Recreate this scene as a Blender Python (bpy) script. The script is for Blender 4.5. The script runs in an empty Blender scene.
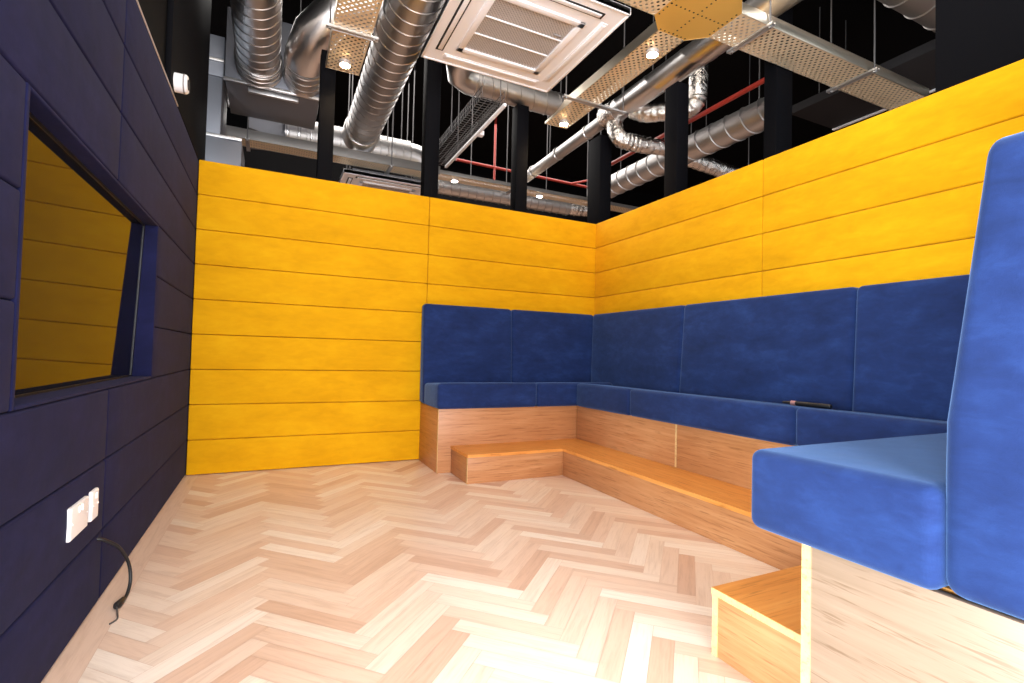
import bpy, bmesh, math, random
from mathutils import Vector, Matrix
random.seed(7)
S = 0.8                         # drawing units to metres
PI = math.pi
scene = bpy.context.scene
COL = scene.collection

# ------------------------------------------------------------------ camera
cam_data = bpy.data.cameras.new('camera')
cam = bpy.data.objects.new('camera', cam_data)
COL.objects.link(cam)
YAW, PITCH, ROLL = 0.4467, 0.0274, 0.0243
fw = Vector((math.sin(YAW)*math.cos(PITCH), math.cos(YAW)*math.cos(PITCH), math.sin(PITCH)))
rt = Vector((math.cos(YAW), -math.sin(YAW), 0))
up = rt.cross(fw)
rt, up = math.cos(ROLL)*rt + math.sin(ROLL)*up, -math.sin(ROLL)*rt + math.cos(ROLL)*up
m = Matrix((rt, up, -fw)).transposed().to_4x4()
m.translation = Vector((0, 0, 1.0))*S
cam.matrix_world = m
cam_data.sensor_width = 36
cam_data.lens = 500.15/1024*36
cam_data.clip_start = 0.01
scene.camera = cam

# ------------------------------------------------------------------ world, daylight, exposure
world = bpy.data.worlds.new('world'); scene.world = world
world.use_nodes = True
world.node_tree.nodes['Background'].inputs[0].default_value = (0.9, 0.95, 1.0, 1)
world.node_tree.nodes['Background'].inputs[1].default_value = 1.2

def area(name, loc, target, sx, sy, power, color):
    l = bpy.data.lights.new(name, 'AREA'); l.shape = 'RECTANGLE'
    l.size, l.size_y, l.energy, l.color = sx*S, sy*S, power, color
    o = bpy.data.objects.new(name, l); COL.objects.link(o)
    o.location = Vector(loc)*S
    o.rotation_euler = (Vector(target)-Vector(loc)).to_track_quat('-Z', 'Y').to_euler()
    return o
area('shopfront_daylight', (0.1, -2.8, 1.6), (0.7, 3.0, 0.9), 4.0, 2.6, 215, (0.95, 0.97, 1.0))
area('side_fill', (-3.0, -0.6, 1.0), (1.4, 1.0, 0.6), 2.4, 1.4, 225, (0.8, 0.94, 1.0))  # added area light with no window behind it, brightens the near bench end
area('room_lights', (1.3, 1.8, 5.05), (1.2, 2.0, 0), 2.6, 2.4, 62, (1.0, 0.9, 0.8))
area('back_area_lights', (2.6, 8.0, 5.05), (2.6, 7.6, 0), 6.5, 3.6, 150, (1.0, 0.95, 0.9))

vs = scene.view_settings
scene.display_settings.display_device = 'sRGB'
vs.view_transform = 'Standard'; vs.look = 'None'; vs.gamma = 1.0
vs.use_curve_mapping = False
vs.exposure = 0.6

# ------------------------------------------------------------------ materials
def srgb(r, g, b):
    f = lambda c: (c/255/12.92) if c/255 <= 0.04045 else ((c/255+0.055)/1.055)**2.4
    return (f(r), f(g), f(b), 1)

class NT:
    def __init__(s, name):
        s.m = bpy.data.materials.new(name); s.m.use_nodes = True
        s.t = s.m.node_tree; s.t.nodes.clear()
        s.out = s.n('ShaderNodeOutputMaterial')
        s.b = s.n('ShaderNodeBsdfPrincipled')
        s.l(s.b.outputs[0], s.out.inputs[0])
    def n(s, k, **kw):
        x = s.t.nodes.new(k)
        for a, v in kw.items(): setattr(x, a, v)
        return x
    def l(s, a, b): s.t.links.new(a, b)
    def set(s, **kw):
        for k, v in kw.items():
            s.b.inputs[k.replace('_', ' ')].default_value = v
    def pos(s, scale):
        g = s.n('ShaderNodeNewGeometry'); mp = s.n('ShaderNodeMapping')
        mp.inputs['Scale'].default_value = scale
        s.l(g.outputs['Position'], mp.inputs[0]); return mp.outputs[0]
    def noise(s, vec, scale, detail=4, dist=0.0, rough=0.5):
        x = s.n('ShaderNodeTexNoise'); x.inputs['Scale'].default_value = scale
        x.inputs['Detail'].default_value = detail; x.inputs['Distortion'].default_value = dist
        x.inputs['Roughness'].default_value = rough
        s.l(vec, x.inputs['Vector']); return x.outputs[0]
    def ramp(s, fac, stops):
        r = s.n('ShaderNodeValToRGB'); e = r.color_ramp.elements
        e[0].position, e[0].color = stops[0]; e[1].position, e[1].color = stops[-1]
        for p, c in stops[1:-1]:
            q = e.new(p); q.color = c
        s.l(fac, r.inputs[0]); return r.outputs[0]
    def mix(s, a, b, fac, mode='MIX'):
        x = s.n('ShaderNodeMix', data_type='RGBA', blend_type=mode)
        if isinstance(fac, float): x.inputs[0].default_value = fac
        else: s.l(fac, x.inputs[0])
        s.l(a, x.inputs[6]); s.l(b, x.inputs[7]); return x.outputs[2]
    def bump(s, h, strength, dist=0.01):
        x = s.n('ShaderNodeBump'); x.inputs['Strength'].default_value = strength
        x.inputs['Distance'].default_value = dist
        s.l(h, x.inputs['Height']); s.l(x.outputs[0], s.b.inputs['Normal'])
    def math(s, op, a, b=None):
        x = s.n('ShaderNodeMath', operation=op)
        for i, v in enumerate((a, b)):
            if v is None: continue
            if isinstance(v, (int, float)): x.inputs[i].default_value = v
            else: s.l(v, x.inputs[i])
        return x.outputs[0]

def plain(name, col, rough=0.6, metal=0.0, spec=0.5):
    t = NT(name); t.set(Base_Color=col, Roughness=rough, Metallic=metal)
    t.b.inputs['Specular IOR Level'].default_value = spec
    nz = t.noise(t.pos((1, 1, 1)), 60, 3)
    t.bump(nz, 0.04, 0.002)
    return t.m

def velvet(name, c0, c1, c2, sheen, tint, stretch=(1, 1, 2.2)):
    t = NT(name)
    p = t.pos(stretch)
    big = t.noise(p, 3.6, 5, 0.35, 0.6)
    fine = t.noise(p, 14.0, 5, 0.4, 0.65)
    f = t.math('ADD', t.math('MULTIPLY', big, 0.6), t.math('MULTIPLY', fine, 0.4))
    col = t.ramp(f, [(0.33, c0), (0.5, c1), (0.67, c2)])
    t.l(col, t.b.inputs['Base Color'])
    t.set(Roughness=0.85, Sheen_Weight=sheen, Sheen_Roughness=0.45, Sheen_Tint=tint)
    t.b.inputs['Specular IOR Level'].default_value = 0.15
    pile = t.noise(t.pos((1, 1, 1)), 500, 2)
    soft = t.noise(t.pos((1, 1, 1)), 9, 3)
    t.bump(t.math('ADD', t.math('MULTIPLY', pile, 0.15), t.math('MULTIPLY', soft, 0.85)), 0.25, 0.012)
    return t.m

def wood(name, c0, c1, c2, stretch, rough=0.42):
    t = NT(name)
    p = t.pos(stretch)
    g = t.noise(p, 1.0, 6, 0.6, 0.6)
    pores = t.noise(t.pos(tuple(v*3.2 for v in stretch)), 1.0, 3, 0.0, 0.6)
    tone = t.noise(t.pos((1, 1, 1)), 2.0, 2)
    f = t.math('ADD', t.math('MULTIPLY', g, 0.6), t.math('MULTIPLY', tone, 0.4))
    col = t.ramp(f, [(0.33, c0), (0.5, c1), (0.66, c2)])
    pc = t.ramp(pores, [(0.34, (0.72, 0.66, 0.6, 1)), (0.44, (1, 1, 1, 1))])
    t.l(t.mix(col, pc, 1.0, 'MULTIPLY'), t.b.inputs['Base Color'])
    t.set(Roughness=rough)
    t.bump(pores, 0.08, 0.002)
    return t.m

M = {}
M['yellow'] = velvet('yellow_velvet', srgb(206, 146, 3), srgb(218, 157, 5), srgb(226, 168, 12), 0.08, (1, 0.8, 0.3, 1), (0.7, 0.7, 2.0))
M['navy_wall'] = velvet('dark_navy_velvet', srgb(17, 19, 50), srgb(21, 23, 58), srgb(27, 29, 68), 0.02, (0.6, 0.6, 0.9, 1))
M['blue'] = velvet('blue_velvet', srgb(22, 36, 76), srgb(27, 44, 91), srgb(35, 57, 110), 0.4, (0.3, 0.52, 1, 1))
M['ply_h'] = wood('stained_plywood_panel', srgb(172, 112, 68), srgb(190, 130, 84), srgb(204, 148, 102), (2.2, 2.2, 46))
M['ply_toned_down'] = wood('toned_down_plywood_panel', srgb(136, 112, 92), srgb(148, 123, 103), srgb(158, 134, 114), (2.2, 2.2, 46))  # plywood darkened and greyed to offset the strong light on the near end
M['ply_x'] = wood('stained_plywood_tread_across', srgb(212, 134, 58), srgb(226, 150, 72), srgb(234, 166, 90), (2.2, 46, 10))
M['ply_y'] = wood('stained_plywood_tread_along', srgb(212, 134, 58), srgb(226, 150, 72), srgb(234, 166, 90), (46, 2.2, 10))
M['ply_edge'] = wood('pale_plywood_edge', srgb(206, 166, 110), srgb(214, 178, 124), srgb(222, 188, 138), (30, 30, 30))
M['black'] = plain('matt_black_paint', srgb(7, 6, 7), 0.85, 0, 0.1)
M['post'] = plain('black_post_paint', srgb(9, 9, 13), 0.7, 0, 0.06)
M['soffit'] = plain('dark_grey_soffit', srgb(40, 38, 40), 0.8, 0, 0.2)
M['white'] = plain('white_plastic', srgb(250, 248, 250), 0.4)
M['grille'] = plain('grey_plastic', srgb(150, 142, 138), 0.55)
M['slot'] = plain('dark_slot', srgb(34, 32, 32), 0.7)
M['rod'] = plain('zinc_rod', srgb(105, 103, 104), 0.5, 0.6)
M['strut'] = plain('zinc_strut', srgb(200, 198, 198), 0.38, 0.85)
M['red'] = plain('red_pipe_paint', srgb(150, 40, 28), 0.45)
M['rubber'] = plain('black_rubber', srgb(20, 20, 24), 0.45)
M['pink'] = plain('rose_metal', srgb(226, 170, 170), 0.3, 0.6)
M['trim'] = plain('silver_trim', srgb(205, 198, 196), 0.4, 0.5)
M['sheet'] = plain('galvanised_sheet_box', srgb(120, 122, 130), 0.5, 0.55)

def metal(name, col, rough, var=0.03, bumpy=None):
    t = NT(name)
    p = t.pos((1, 1, 1))
    n = t.noise(p, 7, 4, 0.5)
    r = t.math('ADD', t.math('MULTIPLY', n, var), rough-var/2)
    t.l(r, t.b.inputs['Roughness'])
    t.set(Base_Color=col, Metallic=1.0)
    if bumpy:
        w = t.noise(p, bumpy[0], 4, 1.0, 0.6); t.bump(w, bumpy[1], 0.02)
    return t.m
M['duct'] = metal('galvanised_spiral_duct', srgb(206, 203, 202), 0.33)
M['duct_dull'] = metal('dull_galvanised_duct', srgb(186, 182, 180), 0.46)
M['rail_dull'] = plain('dull_zinc_rail', srgb(140, 136, 132), 0.5, 0.6)
M['foil'] = metal('crinkled_foil', srgb(226, 220, 214), 0.26, 0.05, (20, 0.8))

def perforated(name, pitch, size):
    t = NT(name)
    g = t.n('ShaderNodeNewGeometry'); sp = t.n('ShaderNodeSeparateXYZ')
    t.l(g.outputs['Position'], sp.inputs[0])
    def cell(o, off):
        f = t.math('FRACT', t.math('ADD', t.math('DIVIDE', o, pitch), off))
        d = t.math('SUBTRACT', f, 0.5); return t.math('MULTIPLY', d, d)
    def dots(off):
        return t.math('LESS_THAN', t.math('ADD', cell(sp.outputs[0], off), cell(sp.outputs[1], off)), size*size)
    hole = t.math('MAXIMUM', dots(0.0), dots(0.5))
    nz = t.n('ShaderNodeSeparateXYZ'); t.l(g.outputs['Normal'], nz.inputs[0])
    flat = t.math('GREATER_THAN', t.math('ABSOLUTE', nz.outputs[2]), 0.7)
    hole = t.math('MULTIPLY', hole, flat)
    t.set(Base_Color=srgb(244, 224, 192), Metallic=0.45, Roughness=0.42)  # slight warm tint stands in for yellow reflected from the walls
    tr = t.n('ShaderNodeBsdfTransparent'); mx = t.n('ShaderNodeMixShader')
    t.l(hole, mx.inputs[0]); t.l(t.b.outputs[0], mx.inputs[1]); t.l(tr.outputs[0], mx.inputs[2])
    t.l(mx.outputs[0], t.out.inputs[0])
    return t.m
M['perf'] = perforated('perforated_galvanised_tray', 0.043, 0.21)
M['hub'] = plain('zinc_plate_yellow_reflection', srgb(240, 196, 104), 0.4, 0.5)  # golden tint stands in for the yellow walls mirrored in plain zinc
M['galv'] = metal('plain_galvanised_plate', srgb(246, 236, 216), 0.32)
M['mesh_grille'] = perforated('return_air_grille', 0.021, 0.24)
M['mesh_grille'].node_tree.nodes['Principled BSDF'].inputs['Base Color'].default_value = srgb(205, 198, 195)
M['mesh_grille'].node_tree.nodes['Principled BSDF'].inputs['Metallic'].default_value = 0

t = NT('glossy_black_screen'); t.set(Base_Color=(0.006, 0.006, 0.007, 1), Roughness=0.04)
t.b.inputs['IOR'].default_value = 1.27
t.l(t.math('ADD', t.math('MULTIPLY', t.noise(t.pos((1, 1, 1)), 3, 2), 0.01), 0.03), t.b.inputs['Roughness'])
M['screen'] = t.m
t = NT('lit_lamp'); t.set(Base_Color=(1, 0.8, 0.5, 1), Emission_Color=(1, 0.72, 0.38, 1), Emission_Strength=60)
M['lamp'] = t.m
t = NT('lit_lamp_white'); t.set(Base_Color=(1, 1, 1, 1), Emission_Color=(1, 0.95, 0.9, 1), Emission_Strength=30)
M['lamp_white'] = t.m

# herringbone planks: tone and grain run per plank through attributes
t = NT('herringbone_oak_planks')
at = t.n('ShaderNodeAttribute', attribute_name='tone')
uv = t.n('ShaderNodeUVMap', uv_map='grain')
mp = t.n('ShaderNodeMapping'); mp.inputs['Scale'].default_value = (2.5, 34, 1)
t.l(uv.outputs[0], mp.inputs[0])
g1 = t.noise(mp.outputs[0], 1.0, 6, 0.9, 0.6)
mp2 = t.n('ShaderNodeMapping'); mp2.inputs['Scale'].default_value = (9, 130, 1)
t.l(uv.outputs[0], mp2.inputs[0])
g2 = t.noise(mp2.outputs[0], 1.0, 3, 0.2, 0.6)
base = t.ramp(at.outputs['Fac'], [(0.0, srgb(218, 180, 157)), (0.35, srgb(232, 200, 179)), (0.7, srgb(241, 218, 200)), (1.0, srgb(248, 232, 218))])
gr = t.ramp(g1, [(0.3, (0.78, 0.72, 0.68, 1)), (0.52, (1, 1, 1, 1)), (0.75, (1.0, 1.0, 1.0, 1))])
gr2 = t.ramp(g2, [(0.3, (0.86, 0.82, 0.8, 1)), (0.5, (1, 1, 1, 1))])
t.l(t.mix(t.mix(base, gr, 0.6, 'MULTIPLY'), gr2, 0.55, 'MULTIPLY'), t.b.inputs['Base Color'])
t.set(Roughness=0.36)
t.b.inputs['Specular IOR Level'].default_value = 0.5
M['floor'] = t.m
M['slab'] = plain('dark_screed', srgb(70, 66, 62), 0.8)

# ------------------------------------------------------------------ mesh helpers
ORG = {}
class MB:
    def __init__(s): s.bm = bmesh.new()
    def box(s, x0, x1, y0, y1, z0, z1, bevel=0.0, seg=2):
        tmp = bmesh.new()
        bmesh.ops.create_cube(tmp, size=1)
        for v in tmp.verts:
            v.co = Vector((x0+(v.co.x+.5)*(x1-x0), y0+(v.co.y+.5)*(y1-y0), z0+(v.co.z+.5)*(z1-z0)))
        if bevel: bmesh.ops.bevel(tmp, geom=tmp.edges[:], offset=bevel, segments=seg, profile=0.5, affect='EDGES')
        return s.merge(tmp)
    def merge(s, tmp, mat=None):
        if mat is not None: bmesh.ops.transform(tmp, matrix=mat, verts=tmp.verts[:])
        me = bpy.data.meshes.new('tmp'); tmp.to_mesh(me); tmp.free()
        s.bm.from_mesh(me); bpy.data.meshes.remove(me); return s
    def rbox(s, x0, x1, y0, y1, z0, z1, r, n=(8, 3, 3), bulge=(0, 0, 0), warp=None):
        """soft cushion: rounded edges, faces bulged outward"""
        lo, hi = (x0, y0, z0), (x1, y1, z1)
        def ticks(a, b, k):
            e = [0, .12*r, .35*r, .65*r, r]
            ins = [a+r+(b-a-2*r)*i/k for i in range(1, k)]
            return [a+q for q in e]+ins+[b-q for q in reversed(e)]
        T = [ticks(lo[i], hi[i], n[i]) for i in range(3)]
        vm = {}
        def vert(i, j, k):
            key = (i, j, k)
            if key in vm: return vm[key]
            p = [T[0][i], T[1][j], T[2][k]]
            q = [min(max(p[a], lo[a]+r), hi[a]-r) for a in range(3)]
            d = Vector([p[a]-q[a] for a in range(3)])
            res = Vector(q) + (d.normalized()*r if d.length > 1e-9 else d)
            c = [(2*(p[a]-lo[a])/(hi[a]-lo[a])-1) for a in range(3)]
            for a in range(3):
                if bulge[a]:
                    o = [b for b in range(3) if b != a]
                    w = (1-c[o[0]]**4)*(1-c[o[1]]**4)
                    res[a] += bulge[a]*w*(1 if c[a] > 0 else -1)*(abs(c[a])**3)
            if warp: res = warp(res)
            vm[key] = s.bm.verts.new(res); return vm[key]
        N = [len(t)-1 for t in T]
        for ax in range(3):
            b, c = (ax+1) % 3, (ax+2) % 3
            for side in (0, N[ax]):
                for i in range(N[b]):
                    for j in range(N[c]):
                        def ix(u, v):
                            k = [0, 0, 0]; k[ax] = side; k[b] = u; k[c] = v; return vert(*k)
                        f = [ix(i, j), ix(i+1, j), ix(i+1, j+1), ix(i, j+1)]
                        if side == 0: f.reverse()
                        s.bm.faces.new(f)
        return s
    def tube(s, pts, r, seg=10, cap=True, radii=None):
        pts = [Vector(p) for p in pts]; rings = []
        prev = None
        for i, p in enumerate(pts):
            d = ((pts[i+1]-p).normalized() if i < len(pts)-1 else Vector()) + ((p-pts[i-1]).normalized() if i else Vector())
            d.normalize()
            if prev is None:
                a = d.orthogonal().normalized()
            else:
                a = (prev - d*prev.dot(d)).normalized()
            prev = a; b = d.cross(a)
            k = 1.0
            if 0 < i < len(pts)-1:
                k = 1/max(0.5, math.cos(((pts[i+1]-p).angle(p-pts[i-1]))/2))
            rr = radii[i] if radii else r
            rings.append([s.bm.verts.new(p + (a*math.cos(2*PI*q/seg)+b*math.sin(2*PI*q/seg))*rr) for q in range(seg)])
        for A, B in zip(rings, rings[1:]):
            for q in range(seg):
                s.bm.faces.new((A[q], A[(q+1) % seg], B[(q+1) % seg], B[q]))
        if cap:
            s.bm.faces.new(list(reversed(rings[0]))); s.bm.faces.new(rings[-1])
        return s
    def spiral(s, p0, p1, r, pitch=0.13, seg=40, ridge=0.005, cap=True):
        """spiral-wound duct with a helical lock seam"""
        p0, p1 = Vector(p0), Vector(p1); L = (p1-p0).length; d = (p1-p0)/L
        a = d.orthogonal().normalized(); b = d.cross(a)
        prof = [(0.0, 0), (0.03, 1), (0.07, 1), (0.10, 0), (0.55, 0)]
        rows = []
        n = int(L/pitch)+2
        tmp = bmesh.new()
        for i in range(-1, n):
            for ph, hgt in prof:
                row = []
                for q in range(seg+1):
                    th = 2*PI*q/seg
                    tt = min(max((i+ph+q/seg)*pitch, 0), L)
                    rr = r + hgt*ridge
                    row.append(tmp.verts.new(p0+d*tt+(a*math.cos(th)+b*math.sin(th))*rr))
                rows.append(row)
        for A, B in zip(rows, rows[1:]):
            for q in range(seg):
                if (A[q].co-B[q].co).length < 1e-5 and (A[q+1].co-B[q+1].co).length < 1e-5: continue
                tmp.faces.new((A[q], A[q+1], B[q+1], B[q]))
        bmesh.ops.delete(tmp, geom=[v for v in tmp.verts if not v.link_faces], context='VERTS')
        bmesh.ops.remove_doubles(tmp, verts=tmp.verts[:], dist=1e-5)
        s.merge(tmp)
        if cap:
            for p, sg in ((p0, -1), (p1, 1)):
                vs_ = [s.bm.verts.new(p+(a*math.cos(2*PI*q/seg)+b*math.sin(2*PI*q/seg)*sg)*r) for q in range(seg)]
                s.bm.faces.new(vs_)
        return s
    def rings(s, p0, d, r, offs, w=0.02, h=0.012, seg=40):
        for o in offs:
            c = Vector(p0)+Vector(d)*o; dd = Vector(d).normalized()
            s.tube([c-dd*w, c-dd*w*.5, c+dd*w*.5, c+dd*w], r, seg, False, [r, r+h, r+h, r])
        return s
    def poly(s, pts, depth):
        """prism: outline pts, extruded by vector depth"""
        A = [s.bm.verts.new(p) for p in pts]; B = [s.bm.verts.new(Vector(p)+Vector(depth)) for p in pts]
        s.bm.faces.new(A); s.bm.faces.new(list(reversed(B)))
        k = len(A)
        for i in range(k): s.bm.faces.new((A[i], B[i], B[(i+1) % k], A[(i+1) % k]))
        return s
    def build(s, name, mat, parent=None, origin=None, smooth=True, recalc=True):
        if recalc: bmesh.ops.recalc_face_normals(s.bm, faces=s.bm.faces[:])
        if parent is not None: o0 = ORG[parent.name]
        else:
            if origin is None:
                xs = [v.co for v in s.bm.verts]
                lo = Vector([min(c[i] for c in xs) for i in range(3)]); hi = Vector([max(c[i] for c in xs) for i in range(3)])
                origin = ((lo.x+hi.x)/2, (lo.y+hi.y)/2, lo.z)
            o0 = Vector(origin)
        for v in s.bm.verts: v.co = (v.co-o0)*S
        me = bpy.data.meshes.new(name); s.bm.to_mesh(me); s.bm.free()
        me.materials.append(mat)
        if smooth:
            me.shade_smooth()
            try: me.set_sharp_from_angle(angle=math.radians(38))
            except Exception: pass
        o = bpy.data.objects.new(name, me); COL.objects.link(o)
        ORG[o.name] = o0
        if parent is not None: o.parent = parent
        else: o.location = o0*S
        return o

def tag(o, label, cat, group=None):
    o['label'] = label; o['category'] = cat
    if group: o['group'] = group
    return o
def thing(name, label, cat, origin, group=None):
    o = bpy.data.objects.new(name, None); COL.objects.link(o)
    o.empty_display_size = 0.05
    o.location = Vector(origin)*S; ORG[o.name] = Vector(origin)
    return tag(o, label, cat, group)
def struct(o, label=None):
    o['kind'] = 'structure'
    if label: o['label'] = label
    return o
def copy_thing(root, origin, label, group=None):
    c = root.copy(); COL.objects.link(c); c.location = Vector(origin)*S; ORG[c.name] = Vector(origin)
    c['label'] = label
    if group: c['group'] = group
    for ch in list(root.children):
        d = ch.copy(); COL.objects.link(d); d.parent = c
        for g in list(ch.children):
            e = g.copy(); COL.objects.link(e); e.parent = d
    return c

# ------------------------------------------------------------------ room dimensions
LX, RX, BY, NY = -0.576, 3.207, 4.606, 0.375       # faces of left, right, back, near walls
H = 2.487; PH = H/9                                # wall height: nine padded rows
CZ = 5.2                                           # black ceiling

# ------------------------------------------------------------------ floor
def clip(poly, axis, val, keep_less):
    out = []
    for i in range(len(poly)):
        a, b = poly[i], poly[(i+1) % len(poly)]
        ia = a[axis] <= val if keep_less else a[axis] >= val
        ib = b[axis] <= val if keep_less else b[axis] >= val
        if ia: out.append(a)
        if ia != ib:
            f = (val-a[axis])/(b[axis]-a[axis])
            out.append(tuple(a[k]+f*(b[k]-a[k]) for k in range(4)))
    return out
def build_floor():
    Lp, wp = 0.4596, 0.0766
    x_org, y_org = 1.0, 1.398-0.03
    R2 = math.sqrt(0.5)
    x0, x1, y0, y1 = -0.486, RX+0.1, -2.9, BY+0.06
    verts, faces, uvs, tones = [], [], [], []
    def emit(poly, tone):
        base = len(verts)
        for p in poly: verts.append(((p[0])*S, (p[1])*S, 0)); uvs.append((p[2], p[3]))
        faces.append(list(range(base, base+len(poly)))); tones.append(tone)
    rnd = random.Random(11)
    gap = 0.0006
    for j in range(-16, 17):
        for k in range(-90, 91):
            for kind in (0, 1):
                u0, v0 = k*wp+j*Lp, k*wp-j*Lp
                if kind == 0: a = (u0, v0, u0+Lp, v0+wp)
                else: a = (u0, v0+wp, u0+wp, v0+wp+Lp)
                ou, ov = rnd.random()*40, rnd.random()*40
                tone = min(1, max(0, rnd.gauss(0.58, 0.27)))
                c = []
                for (u, v) in ((a[0]+gap, a[1]+gap), (a[2]-gap, a[1]+gap), (a[2]-gap, a[3]-gap), (a[0]+gap, a[3]-gap)):
                    px, py = x_org+(u-v)*R2, y_org+(u+v)*R2
                    g = (u-a[0], v-a[1]) if kind == 0 else (v-a[1], u-a[0])
                    c.append((px, py, g[0]+ou, g[1]+ov))
                if max(p[0] for p in c) < x0 or min(p[0] for p in c) > x1 or max(p[1] for p in c) < y0 or min(p[1] for p in c) > y1: continue
                for ax, val, less in ((0, x0, False), (0, x1, True), (1, y0, False), (1, y1, True)):
                    if c: c = clip(c, ax, val, less)
                if len(c) >= 3: emit(c, tone)
    # border boards laid along the left wall
    y = y0
    while y < y1:
        y2 = min(y+0.95, y1); ou = rnd.random()*40
        emit([(LX-0.02, y+gap, 0+ou, 0), (x0-gap*2, y+gap, 0+ou, .1), (x0-gap*2, y2-gap, .95+ou, .1), (LX-0.02, y2-gap, .95+ou, 0)], rnd.uniform(.3, .55))
        y = y2
    # joint bed just under the planks, then plain boards beyond the booth
    def under(xa, xb, ya, yb, z, tone):
        base = len(verts)
        for p in ((xa, ya), (xb, ya), (xb, yb), (xa, yb)): verts.append((p[0]*S, p[1]*S, z*S)); uvs.append(p)
        faces.append(list(range(base, base+4))); tones.append(tone)
    under(-4, 9, -2.9, 10, -0.002, 0.0)
    me = bpy.data.meshes.new('floor'); me.from_pydata(verts, [], faces)
    ul = me.uv_layers.new(name='grain')
    for p in me.polygons:
        for li in p.loop_indices: ul.data[li].uv = uvs[me.loops[li].vertex_index]
    ta = me.attributes.new('tone', 'FLOAT', 'FACE')
    ta.data.foreach_set('value', tones)
    me.materials.append(M['floor'])
    o = bpy.data.objects.new('floor', me); COL.objects.link(o)
    return struct(o, 'pale oak herringbone floor with a straight border board along the dark wall')
build_floor()

# ------------------------------------------------------------------ ceiling and outer shell
struct(MB().box(-4, 9, -2.9, 10, CZ, CZ+0.1).build('ceiling', M['black']), 'black painted ceiling above the open services')
struct(MB().box(-4, 9, 10, 10.1, 0, CZ).build('wall_far', M['black']), 'black wall far behind the yellow partition')
struct(MB().box(9, 9.1, -2.9, 10.1, 0, CZ).build('wall_outer_right', M['black']), 'black outer wall beyond the right yellow partition')
struct(MB().box(-4.1, -4, -2.9, 10.1, 0, CZ).build('wall_outer_left', M['black']), 'black outer wall beyond the dark blue wall')

# ------------------------------------------------------------------ padded walls
def panel(parent, mat, x0, x1, y0, y1, z0, z1, thin):
    """one upholstered board; thin = axis it is thin along"""
    n = [3, 3, 2]
    big = 0 if thin == 1 else 1
    n[big] = 10
    bl = [0, 0, 0]; bl[thin] = 0.004
    return MB().rbox(x0, x1, y0, y1, z0, z1, 0.009, tuple(n), tuple(bl)).build('padded_panel', mat, parent)
G = 0.0015
wb = struct(MB().box(LX-0.12, RX+0.2, BY+0.05, BY+0.2, 0, H-0.01).build('wall_back', M['black']), 'back wall of yellow padded fabric boards')
for i in range(9):
    for (a, b) in ((LX+0.004, 1.305), (1.305, RX+0.04)):
        panel(wb, M['yellow'], a+G, b-G, BY, BY+0.05, i*PH+G+(0.004 if i == 0 else 0), (i+1)*PH-G, 1)
wr = struct(MB().box(RX+0.05, RX+0.2, NY-0.15, BY+0.05, 0, H-0.01).build('wall_right', M['black']), 'right wall of yellow padded fabric boards above the bench')
for i in range(9):
    for (a, b) in ((NY, 2.5), (2.5, BY-.0005)):
        panel(wr, M['yellow'], RX, RX+0.05, a+G, b-G, i*PH+G+(0.004 if i == 0 else 0), (i+1)*PH-G, 0)
wn = struct(MB().box(1.29, RX+0.05, NY-0.15, NY-0.05, 0, H-0.01).build('wall_near', M['black']), 'short near wall of yellow padded boards behind the front bench')
for i in range(9):
    panel(wn, M['yellow'], 1.29, RX-0.001, NY-0.05, NY, i*PH+G+(0.004 if i == 0 else 0), (i+1)*PH-G, 1)

TY0, TY1, TZ0, TZ1 = 1.668, 3.24, 3*PH, 6*PH       # the television niche
wl = struct(MB().box(LX-0.22, LX-0.11, 1.0, BY+0.2, 0, H-0.01).build('wall_left', M['black']), 'left wall of dark navy padded boards with a television niche')
for i in range(9):
    z0, z1 = i*PH+G+(0.004 if i == 0 else 0), (i+1)*PH-G
    if 3 <= i < 6: segs = ((1.0, TY0-.02), (TY1+.02, BY+0.05))
    else: segs = ((1.0, 2.475), (2.475, BY+0.05))
    for a, b in segs:
        panel(wl, M['navy_wall'], LX-0.11, LX, a+G, b-G, z0, z1, 0)
for q in ((TY0-.02, TY0, TZ0-.0, TZ1+.0), (TY1, TY1+.02, TZ0, TZ1), (TY0, TY1, TZ0, TZ0+.014), (TY0, TY1, TZ1-.014, TZ1)):
    MB().rbox(LX-.11, LX+.001, q[0], q[1], q[2]+.001, q[3]-.001, .005, (3, 6 if q[1]-q[0] > .1 else 1, 1 if q[1]-q[0] > .1 else 6)).build('niche_lining', M['navy_wall'], wl)
# upper black wall above the padded boards, with its thin silver trim
struct(MB().box(LX-0.22, LX-0.03, 1.0, 5.0, H+0.002, CZ).build('wall_upper_left', M['black']), 'black upper wall above the dark navy boards')
struct(MB().box(LX-0.03, LX+0.003, 1.0, 3.66, H-0.003, H+0.006, 0.002).build('trim_1', M['trim']), 'thin silver trim along the top of the dark navy boards')

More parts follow.
